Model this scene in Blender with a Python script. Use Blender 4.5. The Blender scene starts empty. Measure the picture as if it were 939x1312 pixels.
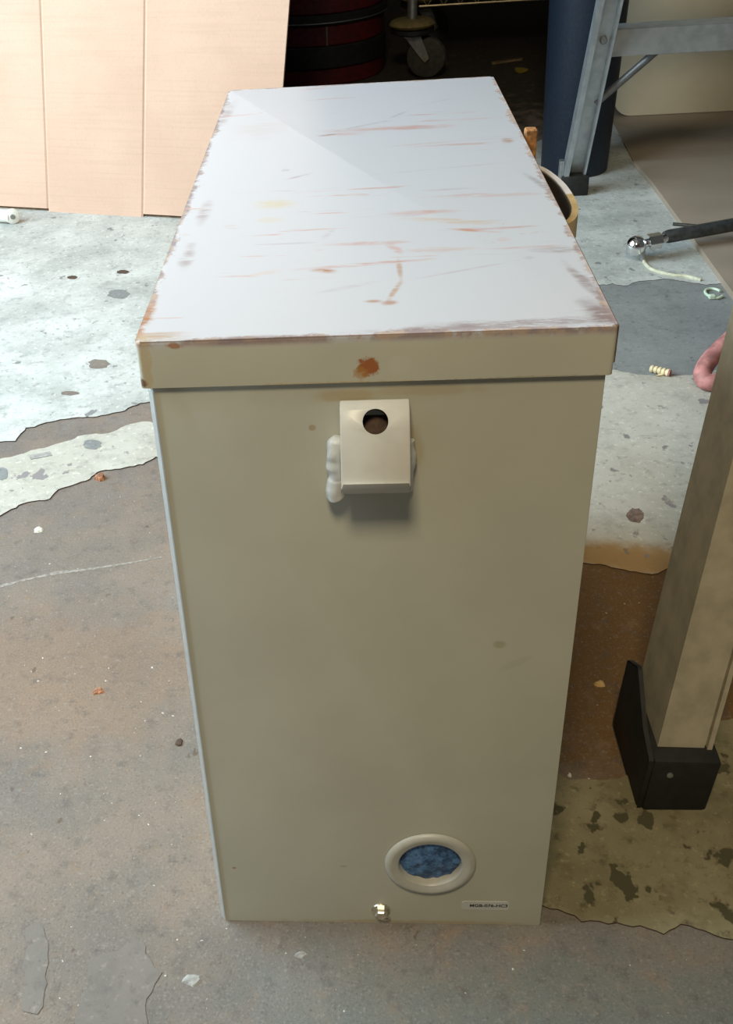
import bpy, bmesh, math, random
import numpy as np
from mathutils import Vector, Matrix, noise as mnoise

# ------------------------------------------------------------------ camera
F_PX, PITCH, YAW, ROLL = 1381.53, 0.5754, 0.1065, -0.0785
CAM = np.array([-0.0085, -0.55, 0.7846])
CX, CY = 336.75, 628.2
IW, IH = 939, 1312

def cam_axes():
    cp, sp = math.cos(PITCH), math.sin(PITCH)
    f = np.array([0, cp, -sp]); r = np.array([1., 0, 0]); u = np.array([0, sp, cp])
    cy, sy = math.cos(YAW), math.sin(YAW)
    Z = np.array([[cy, -sy, 0], [sy, cy, 0], [0, 0, 1]])
    f, r, u = Z @ f, Z @ r, Z @ u
    cr, sr = math.cos(ROLL), math.sin(ROLL)
    return cr * r + sr * u, -sr * r + cr * u, f
AR, AU, AF = cam_axes()
def ray(px, py): return AF + ((px - CX) * AR - (py - CY) * AU) / F_PX
def fl(px, py, z=0.0):
    """point of the horizontal plane at height z seen at a pixel of the photograph"""
    d = ray(px, py); p = CAM + d * (z - CAM[2]) / d[2]; return Vector(p)
def at(px, py, Y):
    """point of the vertical plane y = Y seen at a pixel of the photograph"""
    d = ray(px, py); p = CAM + d * (Y - CAM[1]) / d[1]; return Vector(p)

scene = bpy.context.scene
col = scene.collection
cd = bpy.data.cameras.new('camera'); cam = bpy.data.objects.new('camera', cd); col.objects.link(cam)
cam.matrix_world = Matrix(((AR[0], AU[0], -AF[0], CAM[0]), (AR[1], AU[1], -AF[1], CAM[1]),
                           (AR[2], AU[2], -AF[2], CAM[2]), (0, 0, 0, 1)))
cd.sensor_fit = 'VERTICAL'; cd.sensor_height = 24; cd.lens = F_PX / IH * 24
cd.shift_x = (IW / 2 - CX) / IH; cd.shift_y = -(IH / 2 - CY) / IH
cd.clip_start = 0.02
scene.camera = cam

# ------------------------------------------------------------------ light
vs = scene.view_settings
vs.view_transform = 'Standard'; vs.look = 'None'; vs.gamma = 1; vs.use_curve_mapping = False
vs.exposure = 0.0
w = bpy.data.worlds.new('world'); scene.world = w; w.use_nodes = True
bg = w.node_tree.nodes['Background']; bg.inputs[0].default_value = (0.75, 0.8, 0.85, 1); bg.inputs[1].default_value = 0.05

def area(name, loc, target, sx, sy, power, color):
    l = bpy.data.lights.new(name, 'AREA'); l.shape = 'RECTANGLE'; l.size = sx; l.size_y = sy
    l.energy = power; l.color = color
    o = bpy.data.objects.new(name, l); col.objects.link(o); o.location = loc
    o.rotation_euler = (Vector(target) - Vector(loc)).to_track_quat('-Z', 'Y').to_euler()
    return o
area('doorway_daylight', (-1.76, 0.65, 1.45), (0.1, 0.70, 0.3), 1.9, 1.9, 116, (0.73, 0.90, 1.0))
area('ceiling_lamp', (-0.16, -1.15, 2.35), (0.0, 0.1, 0.3), 0.4, 0.4, 33, (1.0, 0.84, 0.56))

# ------------------------------------------------------------------ helpers
RND = random.Random(4)
def tag(o, label=None, cat=None, group=None, kind=None):
    if label: o['label'] = label
    if cat: o['category'] = cat
    if group: o['group'] = group
    if kind: o['kind'] = kind
    return o
def empty(name, loc, label, cat, group=None):
    o = bpy.data.objects.new(name, None); col.objects.link(o); o.location = loc
    o.empty_display_size = 0.02
    return tag(o, label, cat, group)
def wloc(o):
    v = Vector((0, 0, 0))
    while o is not None: v = v + o.location; o = o.parent
    return v
def link(name, bm, m, parent=None, smooth=False, origin=None):
    """bmesh in world coordinates -> one mesh object whose origin is at its base centre"""
    bmesh.ops.remove_doubles(bm, verts=bm.verts, dist=1e-6)
    bmesh.ops.recalc_face_normals(bm, faces=bm.faces)
    if origin is None:
        xs = [v.co for v in bm.verts]
        origin = Vector(((min(c.x for c in xs) + max(c.x for c in xs)) / 2,
                         (min(c.y for c in xs) + max(c.y for c in xs)) / 2, min(c.z for c in xs)))
    origin = Vector(origin)
    for v in bm.verts: v.co -= origin
    me = bpy.data.meshes.new(name); bm.to_mesh(me); bm.free()
    for mm in (m if isinstance(m, (list, tuple)) else [m]): me.materials.append(mm)
    if smooth:
        for p in me.polygons: p.use_smooth = True
        try: me.set_sharp_from_angle(angle=math.radians(38))
        except Exception: pass
    o = bpy.data.objects.new(name, me); col.objects.link(o)
    if parent is not None:
        o.parent = parent; o.location = origin - wloc(parent)
    else: o.location = origin
    return o
def BM(): return bmesh.new()
def bx(bm, x0, x1, y0, y1, z0, z1, bev=0.0, seg=2):
    r = bmesh.ops.create_cube(bm, size=1.0)
    for v in r['verts']:
        v.co = Vector((x0 + (v.co.x + .5) * (x1 - x0), y0 + (v.co.y + .5) * (y1 - y0), z0 + (v.co.z + .5) * (z1 - z0)))
    if bev:
        es = list({e for v in r['verts'] for e in v.link_edges})
        bmesh.ops.bevel(bm, geom=es, offset=bev, segments=seg, profile=.5, affect='EDGES')
    return bm
def prism(bm, pts, vec):
    """closed polygon (3-D points) extruded by vec"""
    vec = Vector(vec); n = len(pts)
    a = [bm.verts.new(Vector(p)) for p in pts]; b = [bm.verts.new(Vector(p) + vec) for p in pts]
    bm.faces.new(a); bm.faces.new(list(reversed(b)))
    for i in range(n): bm.faces.new((a[i], b[i], b[(i + 1) % n], a[(i + 1) % n]))
    return bm
def lathe(bm, prof, c, axis, n=48, closed=False):
    """profile (radius, height) spun about axis through c"""
    axis = Vector(axis).normalized()
    t = Vector((0, 0, 1)) if abs(axis.z) < .9 else Vector((1, 0, 0))
    e1 = axis.cross(t).normalized(); e2 = axis.cross(e1)
    rings = []
    for (r, h) in prof:
        if r < 1e-7: rings.append([bm.verts.new(Vector(c) + axis * h)])
        else: rings.append([bm.verts.new(Vector(c) + axis * h + (e1 * math.cos(2 * math.pi * k / n) + e2 * math.sin(2 * math.pi * k / n)) * r) for k in range(n)])
    pairs = list(zip(rings[:-1], rings[1:]))
    if closed: pairs.append((rings[-1], rings[0]))
    for a, b in pairs:
        for k in range(n):
            k2 = (k + 1) % n
            if len(a) == 1 and len(b) == 1: continue
            if len(a) == 1: bm.faces.new((a[0], b[k], b[k2]))
            elif len(b) == 1: bm.faces.new((a[k], b[0], a[k2]))
            else: bm.faces.new((a[k], b[k], b[k2], a[k2]))
    return bm
def tube(bm, pts, r, n=12, cap=True, flat=1.0, up=(0, 0, 1)):
    """round (or flattened) tube along a path; r may be a list"""
    pts = [Vector(p) for p in pts]; rings = []
    for i, p in enumerate(pts):
        d = (pts[min(i + 1, len(pts) - 1)] - pts[max(i - 1, 0)]).normalized()
        u = Vector(up); s = d.cross(u)
        if s.length < 1e-4: s = d.cross(Vector((1, 0, 0)))
        s.normalize(); u = s.cross(d)
        rr = r[i] if isinstance(r, (list, tuple)) else r
        rings.append([bm.verts.new(p + s * math.cos(2 * math.pi * k / n) * rr * flat + u * math.sin(2 * math.pi * k / n) * rr) for k in range(n)])
    for a, b in zip(rings[:-1], rings[1:]):
        for k in range(n): bm.faces.new((a[k], a[(k + 1) % n], b[(k + 1) % n], b[k]))
    if cap:
        bm.faces.new(list(reversed(rings[0]))); bm.faces.new(rings[-1])
    return bm
def smoothpath(pts, k=6):
    pts = [Vector(p) for p in pts]; out = []
    P = [2 * pts[0] - pts[1]] + pts + [2 * pts[-1] - pts[-2]]
    for i in range(1, len(P) - 2):
        for j in range(k):
            t = j / k; a, b, c, d = P[i - 1:i + 3]
            out.append(.5 * ((2 * b) + (c - a) * t + (2 * a - 5 * b + 4 * c - d) * t * t + (3 * b - a - 3 * c + d) * t ** 3))
    out.append(pts[-1]); return out
def sweep(bm, sec, p0, p1, ex, ey):
    """2-D section (u along ex, v along ey) swept straight from p0 to p1, level ends"""
    p0, p1, ex, ey = Vector(p0), Vector(p1), Vector(ex), Vector(ey)
    return prism(bm, [p0 + ex * a + ey * b for a, b in sec], p1 - p0)
def boolean(o, cutter, op='DIFFERENCE'):
    m = o.modifiers.new('cut', 'BOOLEAN'); m.operation = op; m.object = cutter; m.solver = 'EXACT'
    bpy.context.view_layer.update()
    dg = bpy.context.evaluated_depsgraph_get()
    me = bpy.data.meshes.new_from_object(o.evaluated_get(dg))
    o.modifiers.clear(); old = o.data; nm = old.name; o.data = me; bpy.data.meshes.remove(old); me.name = nm
    cm = cutter.data; bpy.data.objects.remove(cutter); bpy.data.meshes.remove(cm)

# ------------------------------------------------------------------ material nodes
class NT:
    def __init__(s, name):
        s.m = bpy.data.materials.new(name); s.m.use_nodes = True; s.t = s.m.node_tree
        s.b = s.t.nodes['Principled BSDF']; s._co = None
    def n(s, typ, **kw):
        nd = s.t.nodes.new(typ)
        for k, v in kw.items(): setattr(nd, k, v)
        return nd
    def l(s, a, b): s.t.links.new(a, b)
    def co(s):
        if s._co is None: s._co = s.n('ShaderNodeTexCoord').outputs['Object']
        return s._co
    def world(s):
        return s.n('ShaderNodeNewGeometry').outputs['Position']
    def put(s, sock, v):
        if isinstance(v, (int, float)): sock.default_value = v
        elif isinstance(v, (tuple, list)): sock.default_value = v
        else: s.l(v, sock)
    def math(s, op, a, b=0.0, clamp=False):
        nd = s.n('ShaderNodeMath', operation=op, use_clamp=clamp); s.put(nd.inputs[0], a); s.put(nd.inputs[1], b); return nd.outputs[0]
    def noise(s, scale, detail=4, rough=.55, vec=None, stretch=None, dist=0.0, out='Fac'):
        v = s.co() if vec is None else vec
        if stretch:
            mp = s.n('ShaderNodeMapping'); s.l(v, mp.inputs[0]); mp.inputs['Scale'].default_value = stretch[:3]
            if len(stretch) > 3: mp.inputs['Rotation'].default_value = (0, 0, stretch[3])
            v = mp.outputs[0]
        nd = s.n('ShaderNodeTexNoise'); s.l(v, nd.inputs['Vector'])
        nd.inputs['Scale'].default_value = scale; nd.inputs['Detail'].default_value = detail
        nd.inputs['Roughness'].default_value = rough; nd.inputs['Distortion'].default_value = dist
        return nd.outputs[out]
    def step(s, v, lo, hi):
        nd = s.n('ShaderNodeMapRange', interpolation_type='SMOOTHSTEP'); s.put(nd.inputs[0], v)
        nd.inputs[1].default_value = lo; nd.inputs[2].default_value = hi; return nd.outputs[0]
    def mix(s, f, a, b, blend='MIX'):
        nd = s.n('ShaderNodeMix', data_type='RGBA', blend_type=blend); s.put(nd.inputs[0], f)
        for sock, v in ((nd.inputs[6], a), (nd.inputs[7], b)):
            if isinstance(v, (tuple, list)): sock.default_value = (*v[:3], 1)
            else: s.l(v, sock)
        return nd.outputs[2]
    def sep(s, v):
        nd = s.n('ShaderNodeSeparateXYZ'); s.l(v, nd.inputs[0]); return nd.outputs
    def spot(s, xy, c, r, ang=0.0, wob=None, amt=.5, soft=.4):
        """0..1 mask of a ragged ellipse: xy = two scalar sockets, c centre, r radii"""
        ca, sa = math.cos(ang), math.sin(ang)
        dx = s.math('SUBTRACT', xy[0], c[0]); dy = s.math('SUBTRACT', xy[1], c[1])
        a = s.math('DIVIDE', s.math('ADD', s.math('MULTIPLY', dx, ca), s.math('MULTIPLY', dy, sa)), r[0])
        b = s.math('DIVIDE', s.math('SUBTRACT', s.math('MULTIPLY', dy, ca), s.math('MULTIPLY', dx, sa)), r[1])
        d = s.math('SQRT', s.math('ADD', s.math('MULTIPLY', a, a), s.math('MULTIPLY', b, b)))
        if wob is not None: d = s.math('ADD', d, s.math('MULTIPLY', s.math('SUBTRACT', wob, .5), amt * 4))
        return s.math('SUBTRACT', 1.0, s.step(d, 1 - soft, 1 + soft))
    def bump(s, h, strength=.3, dist=.001):
        nd = s.n('ShaderNodeBump'); nd.inputs['Strength'].default_value = strength; nd.inputs['Distance'].default_value = dist
        s.l(h, nd.inputs['Height']); s.l(nd.outputs[0], s.b.inputs['Normal'])
    def done(s, color, rough=.6, metal=0.0, spec=.5, coat=0.0):
        if isinstance(color, (tuple, list)): s.b.inputs['Base Color'].default_value = (*color[:3], 1)
        else: s.l(color, s.b.inputs['Base Color'])
        s.put(s.b.inputs['Roughness'], rough); s.put(s.b.inputs['Metallic'], metal)
        s.b.inputs['Specular IOR Level'].default_value = spec; s.b.inputs['Coat Weight'].default_value = coat
        return s.m
def simple(name, c, rough=.6, metal=0.0, var=.18, scale=60, bump=.15, spec=.5):
    k = NT(name); f = k.noise(scale, 5)
    dark = tuple(x * (1 - var) for x in c); lite = tuple(min(1, x * (1 + var)) for x in c)
    k.bump(f, bump, .0006)
    return k.done(k.mix(k.step(f, .3, .7), dark, lite), rough, metal, spec)

W, D, H, LH, OV = 0.26, 0.588, 0.529, 0.0295, 0.003
PAINT = (0.51, 0.51, 0.43)

def mat_box_body():
    k = NT('beige_grey_enamel'); x, y, z = k.sep(k.world())
    fine = k.noise(900, 2); big = k.noise(9, 4)
    c = k.mix(k.step(big, .3, .7), tuple(v * .95 for v in PAINT), tuple(v * 1.04 for v in PAINT))
    wob = k.noise(70, 4)
    rust = (0.33, 0.15, 0.04); ochre = (0.42, 0.30, 0.12)
    def front(px, py, r, colr, amt, strength, ang=0.):
        nonlocal c
        p = at(px, py, 0); m = k.spot((x, z), (p.x, p.z), r, ang, wob, amt)
        m = k.math('MULTIPLY', m, k.step(y, .02, .01)); c = k.mix(k.math('MULTIPLY', m, strength), c, colr)
    front(445, 507, (.016, .004), ochre, .3, .55)
    front(545, 500, (.03, .003), ochre, .3, .35)
    front(640, 826, (.004, .003), (0.33, .33, .2), .2, .6)
    front(660, 850, (.012, .003), (0.42, .42, .33), .3, .3, .5)
    front(400, 548, (.002, .002), rust, .2, .5)
    front(300, 1112, (.0015, .0012), rust, .2, .7)
    front(440, 1110, (.003, .0012), (.3, .27, .2), .2, .5)
    front(528, 580, (.006, .016), ochre, .3, .4)
    front(480, 500, (.07, .008), (.40, .36, .26), .4, .25)
    front(520, 1183, (.09, .004), ochre, .4, .45)
    k.bump(fine, .10, .0003)
    return k.done(c, .42, 0, .45)

def mat_box_lid():
    k = NT('scratched_lid_enamel'); x, y, z = k.sep(k.world())
    big = k.noise(9, 4); wob = k.noise(55, 5); fine = k.noise(160, 4)
    c = k.mix(k.step(big, .3, .7), tuple(v * .95 for v in PAINT), tuple(v * 1.05 for v in PAINT))
    wobf = k.noise(230, 5, .7)
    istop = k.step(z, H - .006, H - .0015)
    streak = k.step(k.noise(120, 6, .75, None, (.30, 1.3, 1)), .36, .56)
    # the top is tinted paler and bluer to paint in the cool daylight
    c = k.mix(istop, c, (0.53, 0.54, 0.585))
    rust = (0.36, 0.15, 0.05); purple = (0.24, 0.17, 0.17); pink = (0.50, 0.29, 0.26); ochre = (.50, .36, .15)
    # wear along the edges of the top
    ex = k.math('SUBTRACT', W / 2 + OV, k.math('ABSOLUTE', x))
    ef = k.math('ADD', y, OV); eb = k.math('SUBTRACT', D + OV, y)
    e = k.math('MINIMUM', ex, k.math('MINIMUM', ef, eb))
    worn = k.math('ADD', k.math('MULTIPLY', e, 170.0), k.math('MULTIPLY', k.math('SUBTRACT', k.noise(30, 7, .75), .5), 5.0))
    em = k.math('SUBTRACT', 1.0, k.step(worn, .1, .62)); em = k.math('MULTIPLY', em, istop)
    c = k.mix(k.math('MULTIPLY', em, .8), c, k.mix(k.step(fine, .4, .6), purple, (0.40, .27, .19)))
    zone = k.math('MULTIPLY', k.step(k.noise(8, 3), .46, .60), istop)
    for sc_n, st, colr_, lo, amt_ in ((55, (.14, 1.7, 1, .12), pink, .615, .75), (70, (.10, 1.6, 1, -.5), (.38, .34, .38), .635, .6), (60, (.5, .9, 1, .3), (.50, .36, .28), .66, .6), (150, (1, 1, 1), purple, .735, .7)):
        c = k.mix(k.math('MULTIPLY', k.math('MULTIPLY', k.step(k.noise(sc_n, 4, .6, None, st), lo, lo + .05), zone), amt_), c, colr_)
    def top(px, py, r, colr, amt=.3, strength=.8, ang=0., soft=.4):
        nonlocal c
        p = fl(px, py, H); m = k.math('MULTIPLY', k.math('MULTIPLY', k.spot((x, y), (p.x, p.y), r, ang, wob, amt, .7), streak), istop)
        c = k.mix(k.math('MULTIPLY', m, min(1.0, strength * 1.1)), c, colr)
    def front(px, py, r, colr, amt=.3, strength=.9, ang=0.):
        nonlocal c
        p = at(px, py, -OV); m = k.spot((x, z), (p.x, p.z), r, ang, wobf, amt * 1.6, .25)
        m = k.math('MULTIPLY', m, k.step(y, .006, .002)); c = k.mix(k.math('MULTIPLY', m, strength), c, colr)
    for a in ((183, 410, (.004, .022), rust, .4, .9, -.1), (195, 432, (.016, .005), (.4, .27, .15), .4, .7),
              (772, 402, (.007, .016), purple, .4, .8, .3), (748, 360, (.003, .022), purple, .4, .7, .2),
              (690, 412, (.05, .0035), purple, .5, .6), (600, 420, (.05, .003), purple, .5, .6), (330, 434, (.03, .0035), purple, .5, .6),
              (480, 165, (.035, .006), pink, .45, .55), (540, 163, (.022, .006), pink, .45, .6), (440, 172, (.02, .004), pink, .4, .5),
              (470, 160, (.03, .0018), (.34, .30, .30), .3, .6, .5), (510, 147, (.012, .0015), (.35, .3, .3), .3, .55, .9),
              (420, 173, (.010, .0016), purple, .3, .7, .3), (365, 218, (.003, .002), purple, .3, .7), (330, 165, (.02, .03), (.46, .42, .40), .5, .35),
              (414, 347, (.007, .003), rust, .35, .8, -.3), (475, 338, (.034, .0022), pink, .35, .75, .1), (465, 312, (.022, .003), pink, .4, .6),
              (505, 318, (.003, .010), pink, .3, .7, .4), (512, 345, (.0016, .014), (.42, .28, .2), .25, .75), (506, 372, (.0016, .012), (.42, .26, .16), .25, .75, -.3),
              (500, 388, (.004, .003), rust, .3, .6), (478, 386, (.004, .002), rust, .3, .6), (445, 368, (.016, .002), (.4, .36, .4), .3, .4, .4),
              (575, 283, (.03, .004), (.54, .38, .24), .45, .6, -.25), (606, 295, (.014, .002), (.5, .22, .14), .3, .75, -.3), (545, 272, (.02, .004), pink, .45, .5),
              (645, 307, (.004, .003), (.6, .3, .28), .3, .7), (560, 320, (.018, .0035), (.5, .36, .3), .45, .6), (676, 330, (.003, .0025), (.36, .3, .34), .3, .6),
              (600, 345, (.03, .0012), (.42, .36, .38), .3, .5, .35), (350, 262, (.012, .008), (.55, .45, .25), .5, .55), (345, 282, (.010, .004), (.56, .47, .33), .5, .4),
              (383, 226, (.009, .0015), purple, .3, .5, .6), (420, 300, (.002, .01), (.4, .36, .42), .3, .5, -.4), (340, 350, (.010, .003), (.55, .42, .36), .4, .4, .4),
              (262, 272, (.004, .02), purple, .45, .5), (240, 328, (.004, .018), purple, .45, .55), (285, 150, (.006, .04), purple, .45, .5, -.1),
              (650, 180, (.004, .006), rust, .3, .6), (640, 250, (.03, .003), pink, .4, .35), (575, 215, (.05, .0015), (.42, .4, .44), .3, .45, .15),
              (560, 130, (.02, .0012), (.4, .38, .42), .3, .5, .5), (700, 240, (.003, .03), purple, .4, .5, .3), (715, 320, (.012, .004), purple, .4, .5),
              (590, 250, (.020, .002), pink, .4, .45, .05), (530, 185, (.03, .0015), pink, .3, .5, .1)):
        top(*a)
    front(472, 470, (.0062, .0055), (.34, .10, .02), .35, .95); front(462, 478, (.004, .004), (.42, .22, .06), .3, .6)
    front(222, 443, (.004, .002), rust, .3, .8); front(182, 492, (.003, .003), (.15, .07, .04), .3, .9)
    front(512, 468, (.006, .005), (.56, .54, .49), .2, .6)
    front(430, 493, (.05, .0018), ochre, .4, .6); front(700, 484, (.05, .0014), (.3, .25, .16), .4, .5)
    front(188, 470, (.003, .016), ochre, .4, .45)
    k.bump(k.math('ADD', fine, k.math('MULTIPLY', em, -1.0)), .12, .0005)
    return k.done(c, k.math('ADD', .34, k.math('MULTIPLY', em, .4)), 0, .5)

def mat_concrete():
    k = NT('bare_concrete'); P = k.world(); x, y, z = k.sep(P)
    a = k.noise(7, 6, .6, P); b = k.noise(60, 6, .65, P); c3 = k.noise(420, 3, .6, P)
    c = k.mix(k.step(a, .33, .68), (0.165, 0.143, 0.125), (0.235, 0.182, 0.142))
    c = k.mix(k.math('MULTIPLY', k.step(k.noise(5, 4, .6, P, (1, 1, 1, 1.1)), .52, .72), .6), c, (0.205, 0.195, 0.190))
    wob = k.noise(26, 5, .6, P)
    # brown stained ground right of the box, darkened for its shadow; orange cast left
    c = k.mix(k.math('MULTIPLY', k.spot((x, y), (.36, .33), (.26, .22), 0, wob, .15, .2), .92), c, (0.150, 0.078, 0.020))
    c = k.mix(k.math('MULTIPLY', k.spot((x, y), (-.34, .30), (.16, .10), 0, wob, .5, .6), .45), c, (0.24, 0.145, 0.085))
    c = k.mix(k.math('MULTIPLY', k.spot((x, y), (.17, -.14), (.30, .13), 0, wob, .3, .6), .8), c, (0.130, 0.148, 0.138))
    c = k.mix(k.math('MULTIPLY', k.spot((x, y), (.15, 3.5), (1.3, 1.05), 0, wob, .3, .2), .9), c, (0.030, 0.026, 0.020))  # dark ellipse paints the shade under and behind the wire rack
    c = k.mix(k.math('MULTIPLY', k.step(b, .50, .72), .55), c, (0.095, .082, .075))
    c = k.mix(k.math('MULTIPLY', k.step(k.noise(140, 5, .75, P), .54, .72), .6), c, (.30, .26, .225))
    c = k.mix(k.math('MULTIPLY', k.step(k.noise(26, 6, .75, P), .54, .70), .45), c, (.25, .16, .095))
    c = k.mix(k.math('MULTIPLY', k.step(c3, .56, .72), .6), c, (0.30, .27, .24))
    c = k.mix(k.math('MULTIPLY', k.step(c3, .44, .30), .6), c, (0.09, .075, .07))
    c = k.mix(k.step(k.noise(190, 2, .5, P), .735, .76), c, (0.62, .58, .52))
    pit = k.step(k.noise(34, 3, .6, P, (1.4, .7, 1)), .70, .73)
    c = k.mix(k.math('MULTIPLY', pit, .7), c, (.10, .07, .045))
    k.bump(k.math('ADD', b, k.math('MULTIPLY', c3, .5)), .35, .002)
    return k.done(c, .62, 0, .35)

def mat_floor_paint(name, col0, col1, chip, chipamt=.0, dirt=.4, ochre=False):
    k = NT(name); P = k.world(); x, y, z = k.sep(P)
    a = k.noise(6, 6, .62, P); b = k.noise(75, 6, .7, P); sp = k.noise(330, 3, .6, P)
    c = k.mix(k.step(a, .3, .7), col0, col1)
    c = k.mix(k.math('MULTIPLY', k.step(b, .52, .74), dirt), c, tuple(v * .55 for v in col0))
    c = k.mix(k.math('MULTIPLY', k.step(sp, .62, .76), .5), c, tuple(v * .5 for v in col0))
    c = k.mix(k.math('MULTIPLY', k.step(k.noise(22, 6, .7, P), .50, .72), dirt * .6), c, tuple(v * .6 for v in col0))
    c = k.mix(k.math('MULTIPLY', k.step(k.noise(120, 5, .75, P), .55, .70), .7), c, tuple(min(.8, v * 1.35) for v in col1))
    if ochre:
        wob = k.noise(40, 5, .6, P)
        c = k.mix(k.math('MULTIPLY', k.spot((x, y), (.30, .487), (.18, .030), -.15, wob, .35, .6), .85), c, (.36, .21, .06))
    fl1 = k.noise(30, 4, .55, P, (1.0, .75, 1)); m1 = k.step(fl1, .690 - chipamt, .705 - chipamt)
    fl2 = k.noise(13, 5, .6, P, (1.0, .8, 1, .4)); m2 = k.step(fl2, .700 - chipamt, .712 - chipamt)
    if dirt < .9: m1 = k.math('MAXIMUM', m1, k.math('MULTIPLY', k.step(k.noise(85, 4, .6, P, (1, .8, 1, .2)), .655, .68), .75))
    rim = k.math('SUBTRACT', k.step(fl1, .675 - chipamt, .692 - chipamt), m1)
    c = k.mix(k.math('MULTIPLY', rim, .5), c, (.12, .07, .05))
    c = k.mix(k.math('MAXIMUM', m1, m2), c, chip)
    k.bump(k.math('SUBTRACT', k.math('MULTIPLY', b, .6), k.math('MAXIMUM', m1, m2)), .3, .0015)
    return k.done(c, .6, 0, .35)

M = {}
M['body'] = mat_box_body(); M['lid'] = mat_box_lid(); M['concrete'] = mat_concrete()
M['paint_far'] = mat_floor_paint('worn_white_floor_paint', (.38, .395, .37), (.60, .61, .58), (.22, .23, .23), .016, .85)
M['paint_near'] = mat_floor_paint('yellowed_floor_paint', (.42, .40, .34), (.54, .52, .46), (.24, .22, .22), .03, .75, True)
M['paint_dirty_shaded'] = mat_floor_paint('dirty_shaded_floor_paint', (.165, .145, .080), (.28, .25, .155), (.075, .07, .035), .085, .95)  # pale paint with dirt, its dark olive tone painting in the shade
M['paint_grey'] = mat_floor_paint('grey_floor_film', (.20, .21, .21), (.27, .28, .275), (.14, .13, .12), -.02, .7)
M['film_dull'] = mat_floor_paint('dull_floor_film', (.170, .152, .136), (.215, .185, .158), (.14, .13, .12), -.02, .6)
M['bare_brown'] = simple('bare_brown_concrete', (.17, .115, .09), .9, 0, .35, 120, .2)
M['scuff'] = simple('pale_scuff', (.27, .24, .21), .8, 0, .3, 200, .2)
M['chip_grey'] = simple('grey_white_flake', (.31, .30, .28), .7, 0, .2, 200, .3)
M['grime'] = simple('brown_grime', (.075, .045, .03), .9)
M['rust'] = simple('rust', (.33, .15, .05), .85, 0, .5, 220, .4)
M['hole'] = simple('rusty_shaded_hole', (.06, .034, .024), .8, 0, .5, 220, .4)  # rust colour darkened to paint the shade inside the lug hole
M['edge_highlight'] = simple('corner_highlight', (.72, .78, .80), .38, .85, .05, 60, .05)  # bright bluish metal paints the daylight highlight on the corner
M['rustlip'] = simple('rusty_brown_lip', (.22, .15, .085), .7, 0, .4, 120, .3)
M['clamp'] = simple('lug_enamel', (.58, .565, .52), .30, 0, .05, 40, .05)
M['weld'] = simple('painted_weld', (.55, .57, .57), .4, 0, .1, 90, .5)
M['ring'] = simple('grommet_plastic', (.47, .46, .41), .4, 0, .06, 60, .1)
M['zinc'] = simple('yellow_zinc', (.80, .77, .66), .30, 1.0, .15, 200, .1)
M['chrome'] = simple('chrome', (.86, .86, .87), .10, 1.0, .03, 90, .02)
M['black_steel'] = simple('dull_black_steel', (.07, .074, .074), .33, .5, .25, 90, .1)
M['label'] = simple('label_paper', (.56, .57, .55), .5, 0, .04, 80, .02)
M['ink'] = simple('label_ink', (.03, .03, .035), .6)
M['aluminium'] = simple('aluminium', (.46, .49, .51), .42, .75, .12, 40, .1)
M['aluminium_old'] = simple('oxidised_aluminium', (.42, .375, .28), .55, .1, .14, 45, .2)
M['rubber'] = simple('black_rubber', (.011, .011, .010), .7, 0, .3, 80, .3)
M['blue_plastic'] = simple('dark_blue_plastic', (.008, .017, .034), .55, 0, .25, 160, .3)
M['cream'] = simple('cream_board', (.66, .59, .44), .55, 0, .06, 9, .05)
M['red'] = simple('dark_red_plastic', (.10, .006, .010), .6, 0, .3, 60, .1)
M['black'] = simple('black_plastic', (.012, .012, .012), .6, 0, .3, 60, .1)
M['steel'] = simple('dull_steel', (.42, .43, .44), .4, .85, .15, 60, .1)
M['brace_steel'] = simple('dark_brace_steel', (.20, .21, .22), .45, .7, .15, 60, .1)
M['brass'] = simple('brass_wire', (.50, .42, .28), .4, .8, .15, 60, .1)
M['tan_bumper'] = simple('ochre_bumper', (.22, .17, .07), .7, 0, .2, 60, .2)
M['wheel_rubber'] = simple('grey_wheel_rubber', (.05, .048, .042), .7, 0, .3, 60, .2)
M['pvc'] = simple('white_plastic', (.80, .78, .70), .4, 0, .04, 50, .05)
M['grey_plastic'] = simple('grey_plastic', (.22, .21, .19), .5)
M['cord'] = simple('pale_cord', (.58, .57, .42), .7, 0, .15, 120, .2)
M['pale_green'] = simple('pale_green_plastic', (.60, .72, .56), .4, 0, .1)
M['bone'] = simple('ivory_plastic', (.74, .64, .42), .45, 0, .12)
M['hose'] = simple('faded_red_rubber', (.43, .18, .165), .6, 0, .35, 60, .2)
M['strap_white'] = simple('white_strap', (.70, .66, .66), .5, 0, .08)
M['strap_tan'] = simple('tan_strap', (.50, .36, .18), .6, 0, .15)
M['inner_shade'] = simple('dark_inner_shade', (.035, .025, .018), .9)  # near-black brown that paints shade inside the strap handle
M['chip_white'] = simple('white_flake', (.75, .72, .65), .6, 0, .1)
M['flake_tan'] = simple('tan_flake', (.62, .42, .18), .6, 0, .2)
M['flake_brown'] = simple('red_brown_flake', (.32, .13, .06), .7, 0, .5, 200, .4)
M['wall'] = simple('dark_garage_wall', (.10, .095, .09), .9, 0, .2, 3, .1)
M['ceiling'] = simple('garage_ceiling', (.35, .34, .32), .9, 0, .1, 3, .1)
M['shade_crate_dark'] = simple('shade_crate_dark', (.03, .026, .022), .8, 0, .4, 60, .2)
M['yellow'] = simple('yellow_scrap', (.35, .26, .03), .7)

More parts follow.
